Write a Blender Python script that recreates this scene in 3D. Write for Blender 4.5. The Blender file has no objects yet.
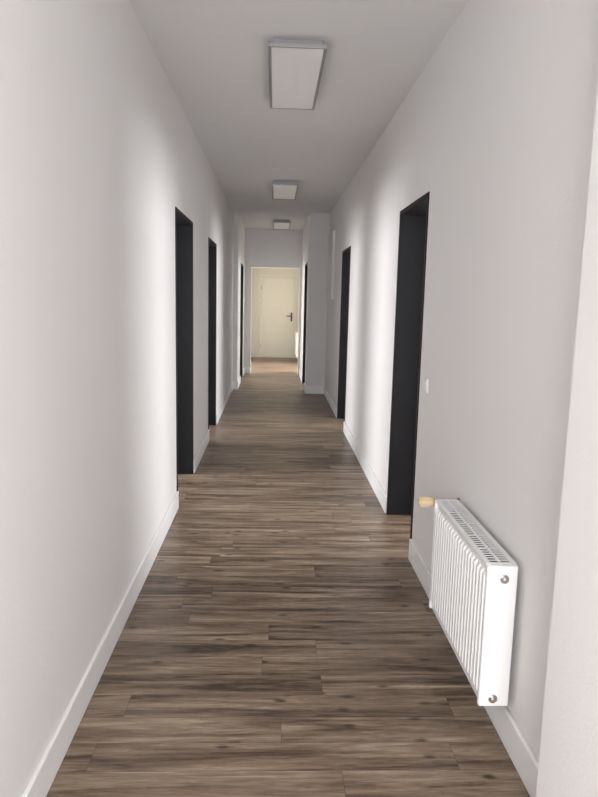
import bpy, bmesh, math
from mathutils import Vector, Matrix
S=bpy.context.scene
S.view_settings.view_transform='Standard'
S.view_settings.look='None'
S.view_settings.exposure=0.03

# ------------------------------------------------------------ constants
H=1.5; XL=-.677; XR=.8265; ZC=2.81; DH=2.09; T=.25
L1=(4.53,5.46); L2=(6.74,7.62); L3=(11.55,12.4); XL2=-.60; YN_L=10.7
R1=(3.63,4.453); R2=(7.33,8.2); R3=(10.75,11.6); XR2=.52; YN_R=10.35
CX=.716; CY=1.53
YT=13.0; YE=16.62; YB=-1.35

# ------------------------------------------------------------ materials
def newmat(name):
    m=bpy.data.materials.new(name); m.use_nodes=True
    nt=m.node_tree; b=nt.nodes['Principled BSDF']
    return m,nt,b
def N(nt,t,**k):
    n=nt.nodes.new(t)
    for a,v in k.items(): setattr(n,a,v)
    return n
def simple(name,col,rough=.5,metal=0,spec=None,bump=0,bscale=200,var=0):
    m,nt,b=newmat(name)
    b.inputs['Base Color'].default_value=(*col,1)
    b.inputs['Roughness'].default_value=rough
    b.inputs['Metallic'].default_value=metal
    if spec is not None: b.inputs['Specular IOR Level'].default_value=spec
    tc=N(nt,'ShaderNodeTexCoord')
    nz=N(nt,'ShaderNodeTexNoise'); nz.inputs['Scale'].default_value=bscale; nz.inputs['Detail'].default_value=3
    nt.links.new(tc.outputs['Object'],nz.inputs['Vector'])
    if bump:
        bp=N(nt,'ShaderNodeBump'); bp.inputs['Strength'].default_value=bump; bp.inputs['Distance'].default_value=.002
        nt.links.new(nz.outputs['Fac'],bp.inputs['Height']); nt.links.new(bp.outputs['Normal'],b.inputs['Normal'])
    if var:
        n2=N(nt,'ShaderNodeTexNoise'); n2.inputs['Scale'].default_value=1.3; n2.inputs['Detail'].default_value=4
        nt.links.new(tc.outputs['Object'],n2.inputs['Vector'])
        mx=N(nt,'ShaderNodeMix',data_type='RGBA')
        mx.inputs['A'].default_value=(*[c*(1-var) for c in col],1); mx.inputs['B'].default_value=(*[min(1,c*(1+var)) for c in col],1)
        nt.links.new(n2.outputs['Fac'],mx.inputs['Factor']); nt.links.new(mx.outputs['Result'],b.inputs['Base Color'])
    return m
M_wall=simple('wall_paint',(.785,.77,.765),.9,bump=.45,bscale=110,var=.012)
M_cream=simple('cream_wall_paint',(.84,.81,.735),.85,bump=.3,bscale=160,var=.015)
M_ceil=simple('ceiling_paint',(.70,.69,.69),.95,bump=.25,bscale=150,var=.015)
M_base=simple('baseboard_lacquer',(.87,.87,.87),.4)
M_anth=simple('anthracite_steel',(.009,.009,.011),.6,spec=.22,bump=.1,bscale=400)
M_rad=simple('radiator_enamel',(.86,.86,.86),.35)
M_fin_shade=simple('radiator_fins_shade_dark',(.10,.10,.105),.6)  # shade inside the radiator, behind the grille slots, put into the fin colour
M_chrome=simple('nickel',(.55,.54,.52),.3,1)
M_brass=simple('brass',(.50,.36,.16),.35,1)
M_knob=simple('yellowed_plastic',(.66,.53,.32),.5)
M_plast=simple('white_plastic',(.80,.79,.77),.4)
M_alu=simple('brushed_aluminium',(.34,.34,.35),.5,.5,bump=.1,bscale=300)
M_diff=simple('opal_diffuser',(.86,.86,.87),.35)
M_door=simple('cream_door_lacquer',(.83,.805,.735),.45)
M_black=simple('black_handle',(.02,.02,.02),.4)
M_winf=simple('window_frame_pvc',(.8,.8,.8),.4)

def floor_mat():
    m,nt,b=newmat('wood_plank_floor'); L=nt.links.new
    tc=N(nt,'ShaderNodeTexCoord'); sp=N(nt,'ShaderNodeSeparateXYZ'); L(tc.outputs['Object'],sp.inputs[0])
    def M(op,a,bb=None,c=None):
        n=N(nt,'ShaderNodeMath',operation=op)
        for i,v in enumerate((a,bb,c)):
            if v is None: continue
            if isinstance(v,(int,float)): n.inputs[i].default_value=v
            else: L(v,n.inputs[i])
        return n.outputs[0]
    def comb(x,y,z):
        n=N(nt,'ShaderNodeCombineXYZ')
        for i,v in enumerate((x,y,z)):
            if isinstance(v,(int,float)): n.inputs[i].default_value=v
            else: L(v,n.inputs[i])
        return n.outputs[0]
    W=.135; LEN=1.2
    yr=M('DIVIDE',sp.outputs['Y'],W); row=M('FLOOR',yr); fy=M('FRACT',yr)
    wn=N(nt,'ShaderNodeTexWhiteNoise',noise_dimensions='1D'); L(row,wn.inputs['W'])
    xr=M('ADD',M('DIVIDE',sp.outputs['X'],LEN),wn.outputs['Value']); col=M('FLOOR',xr); fx=M('FRACT',xr)
    w2=N(nt,'ShaderNodeTexWhiteNoise',noise_dimensions='2D'); L(comb(row,col,0),w2.inputs['Vector'])
    rnd=w2.outputs['Value']
    def noise(v,sc,det,rough=.6,dist=0):
        n=N(nt,'ShaderNodeTexNoise'); n.inputs['Scale'].default_value=sc; n.inputs['Detail'].default_value=det
        n.inputs['Roughness'].default_value=rough; n.inputs['Distortion'].default_value=dist; L(v,n.inputs['Vector']); return n.outputs['Fac']
    off=M('MULTIPLY',rnd,37.)
    v1=comb(M('ADD',M('MULTIPLY',sp.outputs['X'],1.5),off),M('ADD',M('MULTIPLY',sp.outputs['Y'],19.),off),off)
    n1=noise(v1,1.,4,.6,.7)
    vb=comb(M('ADD',M('MULTIPLY',sp.outputs['X'],6.),off),M('ADD',M('MULTIPLY',sp.outputs['Y'],60.),off),off)
    nb=noise(vb,1.,5,.75,1.)
    v2=comb(M('ADD',M('MULTIPLY',sp.outputs['X'],14.),off),M('MULTIPLY',sp.outputs['Y'],230.),off)
    n2=noise(v2,1.,3,.6)
    n0=noise(comb(M('MULTIPLY',sp.outputs['X'],1.4),M('MULTIPLY',sp.outputs['Y'],3.),0.),1.,3,.6)
    vk=comb(M('ADD',M('MULTIPLY',sp.outputs['X'],4.2),off),M('ADD',M('MULTIPLY',sp.outputs['Y'],9.),off),0.)
    vo=N(nt,'ShaderNodeTexVoronoi',voronoi_dimensions='2D'); vo.inputs['Scale'].default_value=1.; L(vk,vo.inputs['Vector'])
    sc=N(nt,'ShaderNodeSeparateColor'); L(vo.outputs['Color'],sc.inputs[0])
    kd=M('ADD',vo.outputs['Distance'],M('MULTIPLY',M('SUBTRACT',nb,.5),.25))
    kn=N(nt,'ShaderNodeMapRange'); L(kd,kn.inputs['Value']); kn.inputs['From Min'].default_value=.15; kn.inputs['From Max'].default_value=.03
    knot=M('MULTIPLY',kn.outputs['Result'],M('GREATER_THAN',sc.outputs[0],.66))
    val=M('ADD',M('MULTIPLY',n1,.50),M('MULTIPLY',nb,.28))
    val=M('ADD',val,M('MULTIPLY',n2,.12))
    val=M('ADD',val,M('MULTIPLY',n0,.06))
    val=M('ADD',val,M('MULTIPLY',rnd,.06))
    cr=N(nt,'ShaderNodeValToRGB'); L(val,cr.inputs['Fac'])
    e=cr.color_ramp.elements
    e[0].position=.40; e[0].color=(.044,.028,.018,1)
    e[1].position=.645; e[1].color=(.42,.335,.245,1)
    x=e.new(.455); x.color=(.108,.072,.048,1)
    x=e.new(.51); x.color=(.185,.131,.091,1)
    x=e.new(.57); x.color=(.270,.204,.146,1)
    mk=N(nt,'ShaderNodeMix',data_type='RGBA'); L(M('MULTIPLY',knot,.8),mk.inputs['Factor']); L(cr.outputs['Color'],mk.inputs['A']); mk.inputs['B'].default_value=(.028,.018,.012,1)
    sy=M('LESS_THAN',fy,.016); sx=M('LESS_THAN',fx,.0018); seam=M('MAXIMUM',sy,sx)
    ms=N(nt,'ShaderNodeMix',data_type='RGBA'); L(M('MULTIPLY',seam,.5),ms.inputs['Factor']); L(mk.outputs['Result'],ms.inputs['A']); ms.inputs['B'].default_value=(.025,.017,.013,1)
    L(ms.outputs['Result'],b.inputs['Base Color'])
    rr=N(nt,'ShaderNodeMapRange'); L(n2,rr.inputs['Value']); rr.inputs['To Min'].default_value=.32; rr.inputs['To Max'].default_value=.46
    L(rr.outputs['Result'],b.inputs['Roughness'])
    bp=N(nt,'ShaderNodeBump'); bp.inputs['Strength'].default_value=.25; bp.inputs['Distance'].default_value=.001
    L(M('SUBTRACT',n2,M('MULTIPLY',seam,1.)),bp.inputs['Height']); L(bp.outputs['Normal'],b.inputs['Normal'])
    return m
M_floor=floor_mat()

# ------------------------------------------------------------ mesh helpers
def addbox(bm,x0,x1,y0,y1,z0,z1,mi=0):
    vs=[bm.verts.new((x,y,z)) for x in (x0,x1) for y in (y0,y1) for z in (z0,z1)]
    q=[(0,1,3,2),(4,6,7,5),(0,4,5,1),(2,3,7,6),(0,2,6,4),(1,5,7,3)]
    for f in q:
        fc=bm.faces.new([vs[i] for i in f]); fc.material_index=mi
def finish(bm,name,mats,bevel=0,parent=None,seg=2,smooth=False):
    bmesh.ops.recalc_face_normals(bm,faces=bm.faces)
    me=bpy.data.meshes.new(name); bm.to_mesh(me); bm.free()
    o=bpy.data.objects.new(name,me); S.collection.objects.link(o)
    for m in (mats if isinstance(mats,(list,tuple)) else [mats]): me.materials.append(m)
    if smooth:
        for p in me.polygons: p.use_smooth=True
    if bevel:
        b=o.modifiers.new('bevel','BEVEL'); b.width=bevel; b.segments=seg; b.limit_method='ANGLE'; b.angle_limit=math.radians(40)
    if parent: o.parent=parent
    return o
def boxes(name,bs,mats,bevel=0,parent=None):
    bm=bmesh.new()
    for b in bs: addbox(bm,*b)
    return finish(bm,name,mats,bevel,parent)
def addcyl(bm,p0,p1,r0,r1=None,seg=24,mi=0):
    r1=r0 if r1 is None else r1
    p0=Vector(p0);p1=Vector(p1);d=p1-p0
    M=Matrix.Translation((p0+p1)/2)@d.to_track_quat('Z','Y').to_matrix().to_4x4()
    g=bmesh.ops.create_cone(bm,cap_ends=True,segments=seg,radius1=r0,radius2=r1,depth=d.length,matrix=M)
    for v in g['verts']:
        for f in v.link_faces: f.material_index=mi
def empty(name,loc=(0,0,0)):
    e=bpy.data.objects.new(name,None); e.location=(0,0,0); S.collection.objects.link(e); return e

# ------------------------------------------------------------ room shell
OX=4.4   # outer facade
boxes('floor',[(-OX-.3,OX+.3,YB-.2,YE+.4,-.12,0)],M_floor)
boxes('ceiling',[(-OX-.3,OX+.3,YB-.2,YE+.4,ZC,ZC+.15)],M_ceil)

def wallrun(x0,x1,y0,y1,gaps,zt=DH):
    out=[];y=y0
    for a,b in gaps:
        out.append((x0,x1,y,a,0,ZC)); out.append((x0,x1,a,b,zt,ZC)); y=b
    out.append((x0,x1,y,y1,0,ZC)); return out
boxes('wall_left',wallrun(XL-T,XL,YB,YN_L,[L1,L2]),M_wall)
boxes('wall_left_narrow',wallrun(XL2-T,XL2,YN_L,YT,[L3]),M_wall)
boxes('wall_right',wallrun(XR,XR+T,CY,YN_R,[R1,R2]),M_wall)
boxes('wall_right_near',[(CX,XR+T,YB,CY,0,ZC)],M_wall)
boxes('wall_right_narrow',wallrun(XR2,XR2+T,YN_R,YT,[R3])+[(XR2+T,XR+T,YN_R,YN_R+.15,0,ZC)],M_wall)
OX0,OX1=-.464,.48
boxes('wall_passage',[(XL2,OX0,YT-.001,YT+.15,0,ZC),(OX1,XR2,YT-.001,YT+.15,0,ZC),(OX0,OX1,YT-.001,YT+.15,DH,ZC)],M_wall)
FXL,FXR=-.60,.64; FW=(13.45,15.0)
boxes('wall_far_left',[(FXL-T,FXL,YT+.15,YE,0,ZC)],M_cream)
boxes('wall_far_right',[(FXR,FXR+T,YT+.15,FW[0],0,ZC),(FXR,FXR+T,FW[1],YE,0,ZC),(FXR,FXR+T,FW[0],FW[1],2.3,ZC),(FXR,FXR+T,FW[0],FW[1],0,.02)],M_cream)
boxes('wall_far',[(-1.3,-.40,YE,YE+.2,0,ZC),(.55,1.3,YE,YE+.2,0,ZC),(-.40,.55,YE,YE+.2,2.06,ZC)],M_cream)

def facade(name,sx,wins,y0,y1):
    x0,x1=(OX,OX+.25) if sx>0 else (-OX-.25,-OX)
    out=[];y=y0
    for a,b in wins:
        out.append((x0,x1,y,a,0,ZC)); out.append((x0,x1,a,b,0,.85)); out.append((x0,x1,a,b,2.4,ZC)); y=b
    out.append((x0,x1,y,y1,0,ZC)); boxes(name,out,M_wall)
WL=[(3.6,6.0),(6.5,9.2),(10.6,12.9)]
WR=[(2.9,5.6),(6.4,9.2),(10.2,12.6),(13.4,15.2)]
facade('wall_facade_left',-1,WL,2.6,YE+.2)
facade('wall_facade_right',1,WR,2.6,YE+.2)
boxes('wall_partition_left',[(-OX,XL-T,y,y+.1,0,ZC) for y in (2.6,6.25,10.0)]+[(-OX,XL2-T,13.0,13.1,0,ZC)],M_wall)
boxes('wall_partition_right',[(XR+T,OX,y,y+.1,0,ZC) for y in (2.6,6.0,9.9)]+[(XR2+T,OX,13.02,13.12,0,ZC),(FXR+T,OX,15.5,15.6,0,ZC)],M_wall)
wn=0
for sx,ws in ((-1,WL),(1,WR)):
    for a,b in ws:
        wn+=1; x=sx*(OX+.12); m=(a+b)/2; f=.06
        boxes('window_%d'%wn,[(x-.03,x+.03,a,a+f,.85,2.4),(x-.03,x+.03,b-f,b,.85,2.4),(x-.03,x+.03,m-.03,m+.03,.85+f,2.4-f),
            (x-.03,x+.03,a+f,b-f,.85,.85+f),(x-.03,x+.03,a+f,b-f,2.4-f,2.4)],M_winf)
# glazed entrance behind the camera
boxes('wall_entrance',[(XL,-.6,YB,YB+.2,0,ZC),(.64,CX,YB,YB+.2,0,ZC),(-.6,.64,YB,YB+.2,2.6,ZC)],M_wall)
wn+=1
boxes('window_%d'%wn,[(-.6,-.54,YB+.05,YB+.12,0,2.6),(.58,.64,YB+.05,YB+.12,0,2.6),(-.54,.58,YB+.05,YB+.12,0,.12),(-.54,.58,YB+.05,YB+.12,2.52,2.6),(-.54,.58,YB+.05,YB+.12,2.05,2.11)],M_winf)

# ------------------------------------------------------------ baseboards
bh=.125; bt=.016
def bb(name,segs):
    bm=bmesh.new()
    for s in segs: addbox(bm,*s)
    return finish(bm,name,M_base,.005,None,3)
bb('baseboard_left',[(XL,XL+bt,YB+.2,L1[0]-.0,0,bh),(XL,XL+bt,L1[1],L2[0],0,bh),(XL,XL+bt,L2[1],YN_L,0,bh)])
bb('baseboard_left_narrow',[(XL,XL2+bt,YN_L-bt,YN_L,0,bh),(XL2,XL2+bt,YN_L,L3[0],0,bh),(XL2,XL2+bt,L3[1],YT,0,bh)])
bb('baseboard_right',[(XR-bt,XR,CY,R1[0],0,bh),(XR-bt,XR,R1[1],R2[0],0,bh),(XR-bt,XR,R2[1],YN_R,0,bh)])
bb('baseboard_right_near',[(CX-bt,CX,YB+.2,CY,0,bh),(CX-bt,XR-bt,CY,CY+bt,0,bh)])
bb('baseboard_right_narrow',[(XR2-bt,XR-bt,YN_R-bt,YN_R,0,bh),(XR2-bt,XR2,YN_R,R3[0],0,bh),(XR2-bt,XR2,R3[1],YT,0,bh)])
bb('baseboard_passage',[(XL2+bt,OX0,YT-bt,YT,0,bh),(OX1,XR2-bt,YT-bt,YT,0,bh)])
bb('baseboard_far',[(FXL,FXL+bt,YT+.15,YE,0,bh),(FXR-bt,FXR,YT+.15,FW[0],0,bh),(FXR-bt,FXR,FW[1],YE,0,bh)])

# ------------------------------------------------------------ door frames (anthracite steel linings)
def frame(n,side,X,a,b,lin=.028):
    p=.006; top=DH
    if side<0: x0,x1=X-T-p,X+p
    else: x0,x1=X-p,X+T+p
    bs=[(x0,x1,a,a+lin,0,top),(x0,x1,b-lin,b,0,top),(x0,x1,a+lin,b-lin,top-lin,top)]
    xo=(x0,x0+.06) if side<0 else (x1-.06,x1)
    bs+=[(xo[0],xo[1],a+lin,a+lin+.014,0,top-lin),(xo[0],xo[1],b-lin-.014,b-lin,0,top-lin)]
    boxes('door_%d'%n,bs,M_anth,.002)
frame(1,-1,XL,*L1);frame(2,-1,XL,*L2);frame(3,-1,XL2,*L3)
frame(4,1,XR,*R1);frame(5,1,XR,*R2);frame(6,1,XR2,*R3)

# far door
d=empty('door_7')
y=YE
boxes('door_casing',[(-.40,-.34,y-.02,y+.1,0,2.06),(.49,.55,y-.02,y+.1,0,2.06),(-.34,.49,y-.02,y+.1,2.0,2.06)],M_door,.006,d)
boxes('door_leaf',[(-.338,.488,y-.002,y+.04,.008,1.998)],M_door,.004,d)
bm=bmesh.new()
addbox(bm,.405,.445,y-.012,y-.002,.93,1.15)
addcyl(bm,(.425,y-.01,1.06),(.425,y-.06,1.06),.011)
addcyl(bm,(.43,y-.055,1.06),(.30,y-.055,1.06),.011)
addcyl(bm,(.425,y-.012,.97),(.425,y-.02,.97),.012)
finish(bm,'door_handle',M_black,.002,d)
bm=bmesh.new()
for z in (.3,1.75): addcyl(bm,(-.345,y-.028,z-.05),(-.345,y-.028,z+.05),.009)
finish(bm,'hinges',M_chrome,0,d)

# ------------------------------------------------------------ ceiling lights
def ceil_light(y0,y1,first=False):
    x0,x1=-.056,.244; zb=2.757
    e=empty('ceiling_light')
    w=.016
    boxes('frame',[(x0,x0+w,y0,y1,zb,zb+.02),(x1-w,x1,y0,y1,zb,zb+.02),(x0+w,x1-w,y0,y0+w,zb,zb+.02),(x0+w,x1-w,y1-w,y1,zb,zb+.02)],M_alu,.002,e)
    boxes('diffuser',[(x0+w,x1-w,y0+w,y1-w,zb+.004,zb+.012)],M_diff,0,e)
    boxes('housing',[(x0+.02,x1-.02,y0+.04,y1-.04,zb+.02,ZC)],M_alu,.003,e)
ceil_light(3.53,4.63);ceil_light(7.6,8.7);ceil_light(11.3,12.4)

# ------------------------------------------------------------ radiator
def radiator(X0,X1,y0,y1,z0,z1,valve=True,Xw=XR):
    e=empty('radiator')
    n=round((y1-y0-.05)/.0335)
    def panel(name,xs,sgn,thick=.011):
        bm=bmesh.new(); 
        ya,yb=y0+.022,y1-.022; p=(yb-ya)/n
        prof=[(ya,0)]
        for i in range(n):
            s=ya+i*p
            prof+=[(s+p*.18,0),(s+p*.30,1),(s+p*.70,1),(s+p*.82,0)]
        prof.append((yb,0))
        zz=[(z0+.004,0),(z0+.03,0),(z0+.045,1),(z1-.047,1),(z1-.032,0),(z1-.004,0)]
        rows=[]
        for z,k in zz:
            rows.append([bm.verts.new((xs+sgn*thick*h*k,yy,z)) for yy,h in prof])
        for r in range(len(rows)-1):
            for i in range(len(prof)-1):
                bm.faces.new([rows[r][i],rows[r][i+1],rows[r+1][i+1],rows[r+1][i]])
        o=finish(bm,name,M_rad,0,e); 
        s=o.modifiers.new('s','SOLIDIFY'); s.thickness=.003; s.offset=0
        b=o.modifiers.new('b','BEVEL'); b.width=.0015; b.segments=2; b.limit_method='ANGLE'; b.angle_limit=.3
    panel('front_panel',X0+.012,-1)
    panel('back_panel',X1-.012,1)
    boxes('side_cover_near',[(X0+.001,X1-.001,y0,y0+.022,z0,z1-.001)],M_rad,.006,e)
    boxes('side_cover_far',[(X0+.001,X1-.001,y1-.022,y1,z0,z1-.001)],M_rad,.006,e)
    bs=[]; zt=z1
    rails=[X0+.001,X0+.018],[X1-.018,X1-.001],[(X0+X1)/2-.004,(X0+X1)/2+.004]
    for a,b in rails: bs.append((a,b,y0+.02,y1-.02,zt-.006,zt))
    yy=y0+.022; k=0
    while yy<y1-.034:
        w=.012 if k%6==0 else .0045
        bs.append((X0+.018,X1-.018,yy,yy+w,zt-.003,zt-.0005)); yy+=w+.0155; k+=1
    bs.append((X0+.018,X1-.018,y1-.030,y1-.022,zt-.003,zt-.0005))
    boxes('top_grille',bs,M_rad,0,e)
    bs=[(X0+.017,X0+.028,y0+.03,y1-.03,z0+.02,z1-.03),(X1-.028,X1-.017,y0+.03,y1-.03,z0+.02,z1-.03)]
    yy=y0+.035
    while yy<y1-.035:
        bs.append((X0+.028,X1-.028,yy,yy+.0012,z0+.05,z1-.045)); yy+=.014
    boxes('convector_fins',bs,M_fin_shade,0,e)
    bm=bmesh.new(); xc=(X0+X1)/2
    for xx,z in ((xc+.006,z1-.045),(xc-.004,z0+.03)):
        addcyl(bm,(xx,y0+.004,z),(xx,y0-.004,z),.015,.015,28)
        addcyl(bm,(xx,y0-.004,z),(xx,y0-.010,z),.010,.009,6)
        addcyl(bm,(xx,y0-.010,z),(xx,y0-.013,z),.006,.005,16)
    finish(bm,'plugs',M_chrome,.001,e)
    boxes('wall_brackets',[(X1-.012,Xw,yy,yy+.03,z,z+.05) for yy in (y0+.12,y1-.15) for z in (z0+.06,z1-.11)],M_rad,.002,e)
    if valve:
        zv=z1-.030; xv=xc-.004; yv=y1+.045
        bm=bmesh.new()
        addcyl(bm,(xv,y1-.004,zv),(xv,yv,zv),.011)
        addcyl(bm,(xv+.016,yv,zv),(xv-.05,yv,zv),.014)
        addcyl(bm,(xv+.016,yv,zv),(Xw,yv,zv),.008)
        addcyl(bm,(xv,y1+.018,zv),(xv,y1+.030,zv),.017,.017,6)
        addcyl(bm,(Xw-.008,yv,zv),(Xw,yv,zv),.020)
        finish(bm,'valve_body',M_brass,.001,e)
        bm=bmesh.new()
        addcyl(bm,(xv-.040,yv,zv),(xv-.052,yv,zv),.018,.021,28)
        addcyl(bm,(xv-.052,yv,zv),(xv-.100,yv,zv),.021,.019,28)
        for i in range(14):
            a=i*math.tau/14
            cy,cz=yv+.0205*math.cos(a),zv+.0205*math.sin(a)
            addcyl(bm,(xv-.055,cy,cz),(xv-.096,cy,cz),.0022,.0018,8)
        addcyl(bm,(xv-.100,yv,zv),(xv-.105,yv,zv),.017,.012,28)
        finish(bm,'thermostat_knob',M_knob,.001,e)
    return e
radiator(.703,.8065,1.98,2.70,.163,.66)
radiator(.515,.61,15.15,16.2,.15,.72,False,Xw=FXR)

# ------------------------------------------------------------ switches and wall box
def switch(xw,sgn,y,z,name='light_switch'):
    e=empty(name)
    x0,x1=sorted((xw,xw+sgn*.009)); boxes('plate',[(x0,x1,y-.041,y+.041,z-.041,z+.041)],M_plast,.004,e)
    x0,x1=sorted((xw+sgn*.009,xw+sgn*.014)); boxes('rocker',[(x0,x1,y-.028,y+.028,z-.028,z+.028)],M_plast,.003,e)
switch(XR,-1,3.46,1.055)
switch(XL,1,6.35,1.1)
e=empty('wall_cabinet')
boxes('body',[(XR-.03,XR,9.3,10.1,1.5,2.45)],M_wall,.004,e)
boxes('door_panel',[(XR-.034,XR-.03,9.32,10.08,1.52,2.43)],M_wall,.002,e)

# ------------------------------------------------------------ lights
def area(name,loc,rot,sx,sy,pw,col):
    l=bpy.data.lights.new(name,'AREA'); l.shape='RECTANGLE'; l.size=sx; l.size_y=sy; l.energy=pw; l.color=col
    o=bpy.data.objects.new(name,l); o.location=loc; o.rotation_euler=rot; S.collection.objects.link(o); return o
day=(.985,.985,1.0)
for (a,b),pw in zip(WL,(260,260,200)): area('daylight_left',(-OX-.35,(a+b)/2,1.65),(0,math.radians(-90),0),1.5,b-a,pw,day)
for (a,b),pw in zip(WR,(250,250,180,680)): area('daylight_right',(OX+.35,(a+b)/2,1.65),(0,math.radians(90),0),1.5,b-a,pw,day if a<13 else (1,.97,.90))
area('daylight_entrance',(0.02,YB-.15,1.35),(math.radians(90),0,0),1.1,2.4,120,(1,.99,.985))

w=bpy.data.worlds.new('World'); S.world=w; w.use_nodes=True
nt=w.node_tree; bg=nt.nodes['Background']; bg.inputs['Color'].default_value=(.85,.92,1,1); bg.inputs['Strength'].default_value=1.0

# ------------------------------------------------------------ camera
f,yaw,pi,ro=652.53,.0400,.1517,.0233
F=Vector((math.sin(yaw)*math.cos(pi),math.cos(yaw)*math.cos(pi),-math.sin(pi)))
R=Vector((math.cos(yaw),-math.sin(yaw),0)); U=R.cross(F)
R2=R*math.cos(ro)+U*math.sin(ro); U2=-R*math.sin(ro)+U*math.cos(ro)
c=bpy.data.cameras.new('camera'); co=bpy.data.objects.new('camera',c); S.collection.objects.link(co)
Mx=Matrix((R2,U2,-F)).transposed().to_4x4(); Mx.translation=Vector((0,0,H)); co.matrix_world=Mx
c.sensor_fit='VERTICAL'; c.sensor_height=36; c.lens=36*f/797; c.clip_start=.05
S.camera=co
